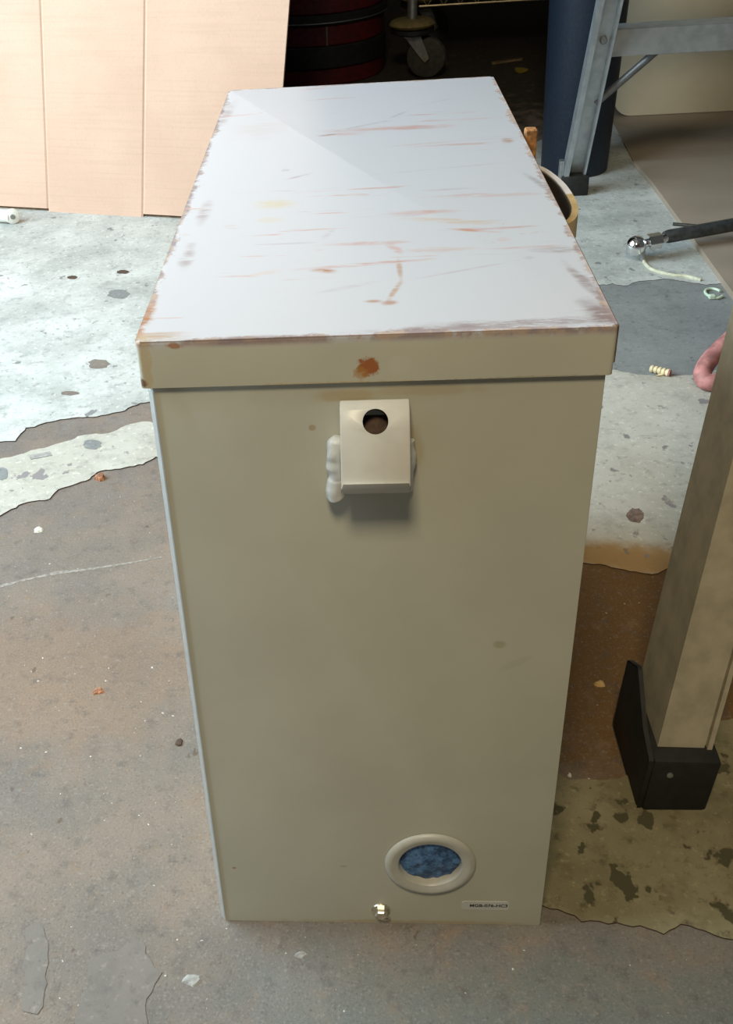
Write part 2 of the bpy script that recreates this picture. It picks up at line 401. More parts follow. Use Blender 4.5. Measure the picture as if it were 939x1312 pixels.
def mat_blue():
    k = NT('mottled_blue'); a = k.noise(120, 5, .7); b = k.noise(300, 3)
    c = k.mix(k.step(a, .38, .66), (.02, .06, .16), (.12, .27, .55))
    c = k.mix(k.step(b, .64, .72), c, (.02, .02, .04)); k.bump(a, .5, .002)
    return k.done(c, .5)
M['blue'] = mat_blue()
def mat_card(name, c0, c1):
    k = NT(name); P = k.co(); a = k.noise(5, 4); fib = k.noise(420, 3, .6, None, (1, 1, .35)); fl_ = k.noise(120, 3, .5, None, (.04, .04, 1.6))
    c = k.mix(k.step(a, .3, .7), c0, c1); c = k.mix(k.math('MULTIPLY', k.step(fib, .45, .75), .25), c, tuple(v * .75 for v in c0))
    c = k.mix(k.math('MULTIPLY', k.step(fl_, .45, .7), .15), c, tuple(v * .7 for v in c0))
    k.bump(k.math('ADD', fib, fl_), .15, .0008)
    return k.done(c, .85, 0, .2)
M['cardboard'] = mat_card('corrugated_cardboard', (.66, .44, .325), (.72, .49, .37))
M['hardboard'] = mat_card('tan_hardboard', (.31, .25, .19), (.37, .30, .23))
M['board_edge'] = simple('board_edge', (.22, .15, .09), .9, 0, .3, 90, .2)

# ------------------------------------------------------------------ the room
def struct(name, bm, m): 
    o = link(name, bm, m); o['kind'] = 'structure'; return o
XL, XR, YF, YB, ZC = -1.8, 2.3, -2.6, 4.7, 2.9
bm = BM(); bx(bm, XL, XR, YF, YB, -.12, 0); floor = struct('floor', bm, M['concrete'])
bm = BM(); bx(bm, XL, XR, YF, YB, ZC, ZC + .1); struct('ceiling', bm, M['ceiling'])
bm = BM(); bx(bm, XL - .1, XR + .1, YB, YB + .1, -.12, ZC); struct('wall_back', bm, M['wall'])
bm = BM(); bx(bm, XR, XR + .1, YF, YB, -.12, ZC); struct('wall_right', bm, M['wall'])
bm = BM()     # left wall with the open doorway that lets the daylight in
bx(bm, XL - .1, XL, YF, -.35, -.12, ZC); bx(bm, XL - .1, XL, 1.65, YB, -.12, ZC)
bx(bm, XL - .1, XL, -.35, 1.65, 2.45, ZC); bx(bm, XL - .1, XL, -.35, 1.65, -.12, 0.0)
struct('wall_left', bm, M['wall'])

# old paint films left on the concrete: thin raised sheets with ragged, grimy edges
def ragged(pts, amp, step=.012, seed=0):
    out = []; n = len(pts)
    for i in range(n):
        a, b = Vector(pts[i][:2]).to_3d(), Vector(pts[(i + 1) % n][:2]).to_3d(); L = (b - a).length
        k = max(1, min(300, int(L / step))) if L < 2.5 else 1
        nrm = Vector((-(b - a).y, (b - a).x, 0)).normalized() if L > 0 else Vector()
        for j in range(k):
            p = a + (b - a) * (j / k)
            if k > 1 and j:
                q = Vector((p.x * 28, p.y * 28, seed)); q2 = Vector((p.x * 110, p.y * 110, seed))
                p = p + nrm * (mnoise.noise(q) * amp * 1.2 + mnoise.noise(q2) * amp * .7 + mnoise.noise(q2 * 2.7) * amp * .4)
            out.append(p)
    return out
def film(name, pts, m, th, amp=.006, seed=0, z0=0.0, label=None, step=.006):
    poly = ragged(pts, amp, step, seed); bm = BM()
    top = [bm.verts.new((p.x, p.y, z0 + th)) for p in poly]; bot = [bm.verts.new((p.x, p.y, z0 - .0005)) for p in poly]
    n = len(top); es = [bm.edges.new((top[i], top[(i + 1) % n])) for i in range(n)]
    r = bmesh.ops.triangle_fill(bm, use_beauty=True, use_dissolve=False, edges=es)
    for f in bm.faces: f.material_index = 0
    for i in range(n):
        f = bm.faces.new((top[i], bot[i], bot[(i + 1) % n], top[(i + 1) % n])); f.material_index = 1
    o = link(name, bm, [m, M['grime']], floor)
    if label: o['label'] = label
    return o
def F(*pp): return [fl(*p) for p in pp]
V2 = lambda x, y: Vector((x, y, 0))
far_pts = [V2(XL + .01, 2.45), V2(XL + .01, .62)] + F((0, 567), (20, 566), (33, 549), (60, 542), (95, 536), (130, 533), (160, 527), (170, 521), (185, 517)) + \
    [V2(-.12, .98), V2(.2, 1.18)] + F((768, 366), (785, 364), (800, 367), (822, 361), (850, 358), (880, 362), (905, 366)) + [V2(1.2, 1.32), V2(XR - .01, 1.4), V2(XR - .01, 2.5), V2(1.2, 2.45), V2(.66, 2.38), V2(.45, 2.22), V2(.2, 2.3), V2(-.5, 2.4)]
film('paint_film', far_pts, M['paint_far'], .0016, .004, 1, label='large pale chipped paint film covering the far floor')
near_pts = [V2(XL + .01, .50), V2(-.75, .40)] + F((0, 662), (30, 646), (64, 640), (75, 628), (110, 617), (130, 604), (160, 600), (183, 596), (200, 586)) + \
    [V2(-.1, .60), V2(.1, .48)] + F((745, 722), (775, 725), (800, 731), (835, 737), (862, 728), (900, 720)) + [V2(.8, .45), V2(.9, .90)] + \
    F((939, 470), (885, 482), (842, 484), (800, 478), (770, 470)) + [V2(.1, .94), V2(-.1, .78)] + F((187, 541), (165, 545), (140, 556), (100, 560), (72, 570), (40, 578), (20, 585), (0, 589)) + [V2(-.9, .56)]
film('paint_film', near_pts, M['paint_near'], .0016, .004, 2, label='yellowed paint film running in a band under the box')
shaded_pts = F((690, 1010), (712, 990), (730, 1001), (775, 1001), (808, 992), (850, 960), (905, 930), (939, 922)) + [V2(.6, .22), V2(.7, .02)] + \
    F((939, 1205), (915, 1199), (893, 1191), (872, 1185), (850, 1198), (820, 1187), (790, 1183), (745, 1182), (715, 1166)) + [V2(.06, .03), V2(.05, .16)]
film('paint_film', shaded_pts, M['paint_dirty_shaded'], .0016, .0035, 3, label='dirty pale paint film around the near ladder foot, darkened to olive for the shade')
grey_pts = F((768, 350), (800, 352), (850, 348), (905, 352), (939, 360)) + [V2(.8, 1.34), V2(.8, 1.0)] + F((939, 490), (885, 496), (842, 499), (800, 493), (770, 486)) + [V2(.2, 1.0), V2(.25, 1.22)]
film('paint_film', grey_pts, M['paint_grey'], .0007, .003, 4, label='thin grey film between the two pale paint films')
film('paint_film', F((32, 1190), (50, 1182), (58, 1200), (57, 1270), (48, 1300), (30, 1296), (28, 1240), (36, 1212)), M['film_dull'], .0005, .003, 5, label='small upright grey film remnant at the front left')
film('paint_film', F((112, 1232), (160, 1212), (182, 1206), (186, 1222), (208, 1246), (198, 1262), (186, 1290), (190, 1330), (90, 1330), (100, 1290), (112, 1262)), M['film_dull'], .0005, .004, 6, label='larger grey film remnant at the front left')
# bits where something else shows in the paint
for i, (pp, m, nm) in enumerate((
        (((802, 655), (815, 652), (826, 664), (822, 672), (808, 668)), M['bare_brown'], 'bare_patch'),
        (((137, 378), (146, 371), (166, 376), (160, 383), (144, 384)), M['paint_grey'], 'bare_patch'),
        (((113, 467), (125, 461), (141, 466), (132, 474), (118, 473)), M['film_dull'], 'bare_patch'),
        (((105, 570), (125, 564), (131, 570), (118, 578), (106, 576)), M['paint_grey'], 'bare_patch'),
        (((-6, 602), (8, 600), (12, 612), (4, 617), (-6, 616)), M['paint_grey'], 'bare_patch'),
        (((78, 505), (92, 502), (101, 504), (92, 507), (82, 508)), M['concrete'], 'bare_patch'),
        (((86, 357), (96, 354), (100, 356), (92, 359)), M['grime'], 'bare_patch'),
        (((149, 350), (158, 347), (166, 349), (158, 352)), M['grime'], 'bare_patch')
        )):
    xs = [p[0] for p in pp]; ys = [p[1] for p in pp]; cx_, cy_ = (min(xs) + max(xs)) / 2, (min(ys) + max(ys)) / 2
    el = [(cx_ + (max(xs) - min(xs)) / 2 * math.cos(v) * RND.uniform(.8, 1.1), cy_ + (max(ys) - min(ys)) / 2 * math.sin(v) * RND.uniform(.8, 1.1)) for v in [2 * math.pi * j / 16 for j in range(16)]]
    film(nm, F(*el), m, .0003, .0010, 20 + i, z0=.0016, step=.0025)
film('paint_streak', F((38, 585), (64, 580), (67, 585), (52, 588), (40, 590)), M['chip_grey'], .0006, .001, 40, z0=0.0016, step=.005, label='white paint streak on the yellowed film')

film('paint_streak', F((-4, 751), (30, 742), (62, 735), (74, 732), (110, 729), (150, 723), (207, 713), (207, 715), (150, 725), (110, 731), (74, 736), (62, 738), (30, 745), (-4, 754)), M['scuff'], .0002, .0010, 41, step=.004, label='long thin pale scuff line on the bare concrete left of the box')

# ------------------------------------------------------------------ the steel box
box = empty('steel_enclosure', (0, 0, 0), 'tall beige grey steel electrical enclosure with scratched lid standing in the foreground', 'enclosure')
def rrect(x0, x1, y0, y1, r, k=5):
    out = []
    for cx, cy, a0 in ((x1 - r, y1 - r, 0), (x0 + r, y1 - r, 90), (x0 + r, y0 + r, 180), (x1 - r, y0 + r, 270)):
        for j in range(k + 1):
            a = math.radians(a0 + 90 * j / k); out.append((cx + r * math.cos(a), cy + r * math.sin(a)))
    return out
def shell(bm, outer, inner, z0, z1, zc, closed_top):
    """walls between two outlines, closed by a plate at the top (or bottom)"""
    n = len(outer)
    def ring(pts, z): return [bm.verts.new((p[0], p[1], z)) for p in pts]
    if closed_top: oa, ob, ia, ib = ring(outer, z0), ring(outer, z1), ring(inner, z0), ring(inner, zc)
    else: oa, ob, ia, ib = ring(outer, z1), ring(outer, z0), ring(inner, z1), ring(inner, zc)
    for i in range(n):
        j = (i + 1) % n
        bm.faces.new((oa[i], oa[j], ob[j], ob[i])); bm.faces.new((ia[j], ia[i], ib[i], ib[j])); bm.faces.new((oa[j], oa[i], ia[i], ia[j]))
    bm.faces.new(ob); bm.faces.new(list(reversed(ib)))
    return ob
t = .0016
def outline(i):      # right corners folded sharp, front left corner with a flat turned edge
    h = W / 2 - i
    return [(h, D - i - .001), (h - .001, D - i), (-h + .001, D - i), (-h, D - i - .001), (-h, i + .0050), (-h + .0006, i + .0036), (-h + .0030, i + .0004), (-h + .0038, i), (h - .0012, i), (h - .0003, i + .0003), (h, i + .0012)]
bm = BM(); shell(bm, outline(0), outline(t), 0.0, H - .004, .003, False)
body = link('body', bm, M['body'], box, True, (0, 0, 0))
hc = at(551, 1106, 0); HX, HZ = hc.x, hc.z
bm = BM(); lathe(bm, [(0, -.02), (.0255, -.02), (.0255, .02), (0, .02)], (HX, 0, HZ), (0, 1, 0), 48)
cut = link('cut', bm, M['body']); boolean(body, cut)
for p in body.data.polygons: p.use_smooth = True
try: body.data.set_sharp_from_angle(angle=math.radians(38))
except Exception: pass

bm = BM(); ob = shell(bm, rrect(-W / 2 - OV, W / 2 + OV, -OV, D + OV, .003), rrect(-W / 2 - OV + t, W / 2 + OV - t, -OV + t, D + OV - t, .002), H - LH, H, H - t, True)
es = [e for e in bm.edges if e.verts[0] in ob and e.verts[1] in ob]
bmesh.ops.bevel(bm, geom=es, offset=.0022, segments=3, profile=.5, affect='EDGES')
link('lid', bm, M['lid'], box, True, (0, 0, 0))
bm = BM(); bx(bm, W / 2 + OV - .0004, W / 2 + OV + .0022, .004, D - .004, H - .026, H - .0025, .0008, 1)
lp = link('side_lip', bm, M['rustlip'], box); lp['label'] = 'rusty brown folded lip along the right edge of the lid'

h = W / 2
bm = BM(); prism(bm, [(-h - .0003, .0056, .002), (-h - .0002, .0036, .002), (-h + .0028, .0000, .002), (-h + .0038, -.0004, .002), (-h + .0030, .0012, .002), (-h + .0008, .0042, .002)], (0, 0, H - LH - .006))
es_ = link('corner_edge', bm, M['edge_highlight'], box); es_['label'] = 'turned edge down the left front corner, bright metal painting its highlight'

# the lug: thick bent strap, rounded over at the top, with a bolt hole
def lug():
    xl, xr = at(436, 570, -.02).x, at(526, 570, -.02).x
    zt = at(478, 516, -.008).z; zb = at(480, 634, -.026).z
    hgt = zt - zb
    prof = [(-.004, zt), (-.0105, zt - .003), (-.0165, zt - .012), (-.0215, zt - .024), (-.0250, zt - .034), (-.0275, zt - .044), (-.0300, zb + .0105),
            (-.0255, zb + .0006), (-.0245, zb), (-.001, zb), (0, zb + .002), (0, zt - .030), (-.003, zt - .010), (-.0015, zt - .002)]
    pts = [(y, z) for y, z in prof]
    bm = BM(); prism(bm, [(xl, y, z) for y, z in pts], (xr - xl, 0, 0))
    bmesh.ops.recalc_face_normals(bm, faces=bm.faces)
    sel = [e for e in bm.edges if e.calc_face_angle(0) > 1.0]
    bmesh.ops.bevel(bm, geom=sel, offset=.0011, segments=2, profile=.5, affect='EDGES')
    o = link('lug', bm, M['clamp'], box, True, (0, 0, 0))
    o['label'] = 'pale bent lug with a round bolt hole'
    c = at(481, 540, -.015)
    ax = Vector((0, .83, -.55)).normalized()
    bm = BM(); lathe(bm, [(0, -.02), (.0073, -.02), (.0073, .0115), (0, .0115)], c, ax, 32)
    cut = link('cut', bm, M['hole']); 
    o.data.materials.append(M['hole'])
    boolean(o, cut)
    for p in o.data.polygons: p.use_smooth = True
    try: o.data.set_sharp_from_angle(angle=math.radians(38))
    except Exception: pass
    # weld beads either side
    def blob(path, rr, name):
        sp0 = smoothpath(path, 10); rl0 = rr if isinstance(rr, list) else [rr, rr]
        rad = [float(np.interp(i / (len(sp0) - 1), np.linspace(0, 1, len(rl0)), rl0)) for i in range(len(sp0))]
        bm = BM(); tube(bm, sp0, rad, 16, up=(0, 1, 0))
        for v in bm.verts:
            q = mnoise.noise(v.co * 190); v.co += Vector((q * .0009, q * .0006, q * .0009)); v.co.y = min(v.co.y, .0008)
        w_ = link(name, bm, M['weld'], o, True); w_['label'] = 'lumpy painted weld bead'
    z = lambda py: at(430, py, -.006).z
    xa = xl - .0032
    blob([(xa + .001, -.003, z(562)), (xa, -.005, z(574)), (xa - .0006, -.006, z(592)), (xa + .0004, -.0055, z(612)), (xa - .0008, -.007, z(628)), (xa + .001, -.006, z(640))],
         [.002, .0035, .0046] + [.0050] * 8 + [.0052] * 5 + [.0058] * 7 + [.0045, .003, .0015], 'weld_bead')
    xb = xr + .0005
    blob([(xb, -.003, z(570)), (xb + .0008, -.004, z(590)), (xb, -.004, z(610)), (xb - .001, -.004, z(632))], .0026, 'weld_bead')
lug()

# round grommet with its blue filling
bm = BM()
lathe(bm, [(.0240, .012), (.0240, -.0008), (.0250, -.0022), (.0268, -.0026), (.0300, -.0040), (.0335, -.0034), (.0350, -.0018), (.0352, -.0004), (.0275, -.0004), (.0253, .012)], (HX, 0, HZ), (0, 1, 0), 64, True)
link('grommet', bm, M['ring'], box, True)['label'] = 'round raised rim around the hole near the bottom of the front'
bm = BM()
lathe(bm, [(0, .0015), (.012, .0020), (.0236, .0040), (.0240, .009), (.0, .011)], (HX, 0, HZ), (0, 1, 0), 48)
for v in bm.verts:
    q = mnoise.noise(v.co * 170)
    if v.co.y < .0060: v.co.y += q * .0022
link('filling', bm, M['blue'], box, True)['label'] = 'mottled blue filling seen inside the round hole'

# screw with a loose ring
sc = at(488, 1168, -.002)
bm = BM(); lathe(bm, [(0, -.0062), (.0042, -.0066), (.0052, -.0054), (.0052, -.0008), (0, -.0008)], (sc.x, 0, sc.z), (0, 1, 0), 6)
screw = link('screw', bm, M['zinc'], box); screw['label'] = 'bright hex screw at the bottom of the front'
bm = BM(); lathe(bm, [(0, -.0014), (.0074, -.0014), (.0078, -.0006), (.0078, .0), (0, .0)], (sc.x, 0, sc.z), (0, 1, 0), 24); link('washer', bm, M['zinc'], screw, True)
ringpts = [(sc.x + .003 + .0036 * math.cos(a), -.0042 - .001 * math.sin(a), sc.z - .0052 + .0036 * math.sin(a)) for a in [2 * math.pi * i / 20 for i in range(21)]]
bm = BM(); tube(bm, ringpts, .0009, 8, cap=False, up=(0, 1, 0)); link('loose_ring', bm, M['zinc'], screw, True)

# sticker with its printed code
s0, s1 = at(591, 1162, 0), at(652, 1158, 0)
cxs, czs, hw, hh = (s0.x + s1.x) / 2, (s0.z + s1.z) / 2, (s1.x - s0.x) / 2, .0053
bm = BM(); prism(bm, [(cxs + x, -.0004, czs + z) for x, z in rrect(-hw, hw, -hh, hh, .0028)], (0, .0006, 0))
st = link('sticker', bm, M['label'], box); st['label'] = 'small pale rounded sticker with a printed black code'
tc = bpy.data.curves.new('code', 'FONT'); tc.body = 'MGB-076-HC3'; tc.size = .0049; tc.align_x = 'CENTER'; tc.align_y = 'CENTER'; tc.extrude = .00004; tc.offset = .00012
to = bpy.data.objects.new('code_tmp', tc); col.objects.link(to); bpy.context.view_layer.update()
me = bpy.data.meshes.new_from_object(to.evaluated_get(bpy.context.evaluated_depsgraph_get()))
bpy.data.objects.remove(to)
me.name = 'printed_code'; me.materials.clear(); me.materials.append(M['ink'])
po = bpy.data.objects.new('printed_code', me); col.objects.link(po); po.parent = st
po.rotation_euler = (math.radians(90), 0, 0); po.location = Vector((cxs + .0028, -.00045, czs)) - wloc(st)

# strap handle on the right side and a rusty tab behind it
zs = H - .024
hp = [(W / 2, .352, zs), (W / 2 + .008, .342, zs), (W / 2 + .0155, .325, zs), (W / 2 + .0215, .295, zs), (W / 2 + .0235, .265, zs), (W / 2 + .0225, .235, zs), (W / 2 + .0165, .212, zs), (W / 2 + .007, .199, zs), (W / 2, .193, zs)]
sp_ = smoothpath(hp, 5); nh = len(sp_) // 2
def strap(path, th=.0024, off=0.0, dz=0.0):
    bm = BM(); rings = []
    for i, p in enumerate(path):
        d = (path[min(i + 1, len(path) - 1)] - path[max(i - 1, 0)]).normalized(); s = Vector((d.y, -d.x, 0))
        rings.append([bm.verts.new(p + s * (a * th + off) + Vector((0, 0, b * .009 + dz))) for a, b in ((-1, -1), (1, -1), (1, 1), (-1, 1))])
    for a, b in zip(rings[:-1], rings[1:]):
        for k in range(4): bm.faces.new((a[k], a[(k + 1) % 4], b[(k + 1) % 4], b[k]))
    bm.faces.new(rings[0]); bm.faces.new(rings[-1]); return bm
hb = link('side_handle', strap(sp_[:nh + 1]), M['strap_white'], box); hb['label'] = 'curved strap handle on the right side, white at the far end'
link('handle_shade', strap(sp_[3:-3], .0006, .0030, -.0010), M['inner_shade'], hb)['label'] = 'dark strip painting the shade on the inner face of the strap handle'  # thin dark strip stands for the shade on the strap's inner face
link('handle_end', strap(sp_[nh:]), M['strap_tan'], hb)['label'] = 'tan near end of the strap handle'
bm = BM(); p = fl(700, 210, H); bx(bm, W / 2 + OV + .0022, W / 2 + OV + .012, .375, .385, H - .06, H + .004, .001, 1); bx(bm, W / 2 - .001, W / 2 + OV + .006, .375, .385, H - .06, H - .03)
link('tab', bm, M['rust'], box)['label'] = 'rusty orange tab behind the strap handle'

# ------------------------------------------------------------------ cardboard sheet
def cardboard():
    A, B = fl(62, 272), fl(183, 279)
    u = (B - A).normalized(); nrm = Vector((u.y, -u.x, 0))          # faces the viewer
    if nrm.y > 0: nrm = -nrm
    up = (Vector((0, 0, 1)) - nrm * .06).normalized(); n2 = u.cross(up)
    if n2.y > 0: n2 = -n2
    def on(px, py):
        d = Vector(ray(px, py)); c = Vector(CAM); k = (A - c).dot(n2) / d.dot(n2); return c + d * k
    def uv(P): return ((P - A).dot(u), (P - A).dot(up))
    up = (on(186, 0) - B).normalized()
    def uv(P):
        q = P - A; c = u.dot(up); a, b = q.dot(u), q.dot(up); return ((a - b * c) / (1 - c * c), (b - a * c) / (1 - c * c))
    top_r = uv(on(368, 0)); low_r = uv(on(365, 108)); cr1 = uv(on(62, 60))[0]; cr2 = uv(on(184, 60))[0]
    xr = (top_r[0] + low_r[0]) / 2; x1, x2 = 0.0, (B - A).length
    root = empty('cardboard_sheet', A + u * .2 + n2 * -.002, 'large creased tan cardboard sheet standing upright behind the box on the left', 'cardboard')
    th = .005; HT = 1.95  # unseen height stretched to keep daylight off the back corner
    def panel(xa, xb, z0, zz1, crease_l, crease_r):
        bm = BM(); g = .004
        sec = []
        if crease_l: sec += [(xa, .0022), (xa + g, 0)]
        else: sec += [(xa, 0)]
        if crease_r: sec += [(xb - g, 0), (xb, .0022)]
        else: sec += [(xb, 0)]
        pts = [(a, d) for a, d in sec] + [(xb, th), (xa, th)]
        prism(bm, [A + u * a - n2 * d + up * z0 for a, d in pts], up * (zz1 - z0))
        return bm
    gap = .0085
    link('panel', panel(-1.0, x1, gap, HT, False, True), M['cardboard'], root)
    link('panel', panel(x1, x2, .001, HT, True, True), M['cardboard'], root)
    link('panel', panel(x2, xr, gap, HT, True, False), M['cardboard'], root)
    # folded-back bottom flaps keep the outer panels off the floor
    for xa, xb in ((-1.0, x1 - .003), (x2 + .003, xr)):
        bm = BM(); prism(bm, [A + u * xa - n2 * .006 + up * .0005, A + u * xb - n2 * .006 + up * .0005, A + u * xb - n2 * .07 + up * .006, A + u * xa - n2 * .07 + up * .006], up * .004)
        link('bottom_flap', bm, M['board_edge'], root)
    return A, u, n2
cardboard()

# white roller at the foot of the cardboard
e = fl(18, 287); zc = .0170
rl = empty('white_roller', (e.x - .1, e.y + .03, 0), 'white plastic roller lying on the floor before the cardboard at the left edge', 'roller')
dirr = Vector((-.95, .30, 0)).normalized(); ec = Vector((e.x, e.y, zc))
bm = BM(); tube(bm, [ec + dirr * .004, ec + dirr * .30], .0140, 20); link('tube', bm, M['pvc'], rl, True)
ax = Vector((.35, -1, .12)).normalized()
bm = BM(); lathe(bm, [(0, -.007), (.012, -.007), (.0166, -.004), (.0166, .004), (.012, .007), (0, .007)], ec + Vector((0, 0, .001)), ax, 28); link('wheel', bm, M['pvc'], rl, True)
bm = BM(); lathe(bm, [(0, .0065), (.0055, .0065), (.0055, .0085), (0, .0095)], ec + Vector((0, 0, .001)), ax, 16); link('axle', bm, M['grey_plastic'], rl, True)['label'] = 'dark grey axle pin'

# ------------------------------------------------------------------ dark corner at the back
# red drum with black bands
DR, DC = .23, Vector((-.125, 3.16, 0))
dr = empty('red_drum', DC, 'dark red drum with black bands standing in shadow behind the cardboard', 'drum')
def band(name, z0, z1, r0, m):
    bm = BM(); lathe(bm, [(0, z0), (r0 - .004, z0), (r0, z0 + .004), (r0, z1 - .004), (r0 - .004, z1), (0, z1)], DC, (0, 0, 1), 64); return link(name, bm, m, dr, True)
band('lower_shell', 0, .05, DR - .006, M['red']); band('band', .05, .115, DR, M['black'])
band('shell', .115, .175, DR - .006, M['red']); band('band', .175, .205, DR + .004, M['black']); band('upper_shell', .205, .34, DR - .008, M['red']); band('rim', .34, .37, DR, M['black'])
a = math.radians(-78); bm = BM(); c0 = DC + Vector((math.cos(a), math.sin(a), 0)) * (DR - .007)
bx(bm, c0.x - .002, c0.x + .002, c0.y - .003, c0.y + .004, .118, .172); link('seam', bm, M['grey_plastic'], dr)
a0 = [math.radians(v) for v in range(-170, -9, 4)]
bm = BM(); tube(bm, [DC + Vector((math.cos(v) * (DR + .005), math.sin(v) * (DR + .005), .183)) for v in a0], .0016, 6); link('wire', bm, M['steel'], dr, True)

# wire rack on casters
RX0, RX1, RY0, RY1, RZ = .180, 1.18, 2.99, 3.45, .205
rk = empty('wire_rack', (RX0, RY0, 0), 'wire shelf rack on swivel casters standing in the dark behind the box', 'rack')
def castor(x, y, ang):
    rt = None
    bm = BM(); tube(bm, [(x, y, .150), (x, y, 1.0)], .0155, 16); link('post', bm, M['steel'], rk, True)
    bm = BM(); lathe(bm, [(.012, .146), (.050, .146), (.064, .150), (.070, .158), (.064, .167), (.050, .172), (.012, .172)], (x, y, 0), (0, 0, 1), 40, True)
    bp = link('bumper', bm, M['tan_bumper'], rk, True); bp['label'] = 'round ochre bumper ring on a caster stem'
    bm = BM(); lathe(bm, [(.012, .128), (.052, .128), (.066, .134), (.066, .146), (.012, .146)], (x, y, 0), (0, 0, 1), 40, True); link('bumper_base', bm, M['black'], bp, True)
    d = Vector((math.cos(ang), math.sin(ang), 0)); s = Vector((-d.y, d.x, 0)); hub = Vector((x, y, .062)) + d * .045
    bm = BM()
    for sg in (-1, 1):
        q = s * sg * .021
        prism(bm, [Vector((x, y, .128)) + q - d * .022, Vector((x, y, .128)) + q + d * .030, hub + q + d * .013, hub + q + Vector((0, 0, -.013)), hub + q - d * .013], s * sg * .003)
    bx(bm, x - .024, x + .024, y - .024, y + .024, .122, .130); tube(bm, [(x, y, .120), (x, y, .155)], .012, 12)
    fk = link('caster_fork', bm, M['steel'], rk)
    bm = BM(); lathe(bm, [(.012, -.014), (.048, -.014), (.058, -.011), (.062, 0), (.058, .011), (.048, .014), (.012, .014)], hub, s, 40, True); link('caster_wheel', bm, M['wheel_rubber'], fk, True)
    bm = BM(); lathe(bm, [(0, -.027), (.006, -.027), (.006, .027), (0, .027)], hub, s, 12); link('axle_bolt', bm, M['brass'], fk, True)
castor(RX0, RY0, math.radians(-14)); castor(RX0 + .05, RY1, math.radians(20)); castor(RX1, RY0, math.radians(-20)); castor(RX1, RY1, math.radians(10))
def rail(p0, p1, r=.0035, name='shelf_rail', m='brass'):
    bm = BM(); tube(bm, [p0, p1], r, 8); link(name, bm, M[m], rk, True)
for (xa, ya, xb, yb) in ((RX0 + .02, RY0, RX1, RY0), (RX0 + .05, RY1, RX1, RY1), (RX0, RY0, RX0 + .05, RY1), (RX1, RY0, RX1, RY1)):
    rail((xa, ya, RZ), (xb, yb, RZ)); rail((xa, ya, RZ + .035), (xb, yb, RZ + .035))
n = 20
for i in range(n):
    x0 = RX0 + .02 + (RX1 - RX0 - .02) * i / n; xm = x0 + (RX1 - RX0 - .02) / n / 2; x1 = x0 + (RX1 - RX0 - .02) / n
    bm = BM(); tube(bm, [(x0, RY0, RZ + .035), (xm, RY0, RZ), (x1, RY0, RZ + .035)], .0022, 6); link('truss_wire', bm, M['brass'], rk, True)
bm = BM()
for i in range(44):
    x0 = RX0 + .05 + (RX1 - RX0 - .05) * i / 43; tube(bm, [(x0, RY0, RZ + .037), (x0, RY1, RZ + .037)], .0016, 5)
tag(link('shelf_wires', bm, M['brass'], rk), kind='stuff')
cr_ = BM(); bx(cr_, RX0 + .06, RX1 - .05, RY0 + .03, RY1 - .02, RZ + .039, RZ + .40, .01)
tag(link('added_shade_crate', cr_, M['shade_crate_dark']), 'unseen crate added on the wire rack to shade the floor below', 'crate')  # added out of view to shade the floor under the rack
sc_ = BM(); P = fl(667, 92); prism(sc_, [(P.x + .022 * math.cos(a) * k, P.y + .03 * math.sin(a) * k, .002) for a, k in ((0, 1), (1.1, .7), (2.2, 1.1), (3.3, .8), (4.4, 1), (5.4, .7))], (0, 0, .006))
tag(link('yellow_scrap', sc_, M['yellow']), 'small yellow scrap on the dark floor under the wire rack', 'scrap')
sc_ = BM(); P = fl(650, 82); prism(sc_, [(P.x - .05, P.y - .01, .002), (P.x + .05, P.y + .03, .002), (P.x + .055, P.y + .045, .002), (P.x - .05, P.y + .01, .002)], (0, 0, .006))
tag(link('tan_strip', sc_, M['board_edge']), 'thin tan strip lying behind the yellow scrap under the rack', 'scrap')

# dark blue tapered bin
bc = Vector((.500, 1.985, 0))
bn = empty('blue_tub', bc, 'tall dark blue tapered plastic tub standing behind the ladder rail', 'tub')
bm = BM(); lathe(bm, [(0, 0), (.070, 0), (.074, .006), (.090, .70), (.087, .70), (.070, .010), (0, .010)], bc, (0, 0, 1), 48); link('tub_wall', bm, M['blue_plastic'], bn, True)
bm = BM(); lathe(bm, [(.0885, .692), (.096, .692), (.098, .70), (.096, .71), (.086, .71), (.0855, .70)], bc, (0, 0, 1), 48, True); link('rim', bm, M['blue_plastic'], bn, True)

# cream board with rounded corners leaning behind the ladder
Yp = 2.40
x0, z0 = .672, .006
bm = BM(); pts = rrect(x0, 1.55, z0, .80, .045, 8)
cb = [(x, Yp + (z - z0) * .06, z) for x, z in pts]
prism(bm, cb, (0, .014, -.0008)); tag(link('cream_board', bm, M['cream'], None, False), 'cream board with rounded corners standing upright behind the ladder', 'board')

# tan sheets on the floor at the right
bm = BM(); prism(bm, [(.632, 1.12, 0), (1.9, 1.05, 0), (1.9, 2.02, 0), (.634, 1.985, 0), (.640, 1.83, 0)], (0, 0, .013))
tag(link('floor_sheet', bm, M['hardboard']), 'near tan sheet lying on the floor under the black rod', 'sheet')
bm = BM(); prism(bm, [(.640, 2.0, 0), (1.9, 2.035, 0), (1.9, 3.0, 0), (.70, 2.95, 0), (.668, 2.42, 0)], (0, 0, .0045))
tag(link('floor_sheet', bm, M['hardboard']), 'far thin tan sheet lying on the floor under the cream board', 'sheet')

# ------------------------------------------------------------------ stepladder
ld = empty('stepladder', (.42, .95, 0), 'tall aluminium stepladder with black feet, straddling the floor at the right', 'ladder')
ZT = 2.55
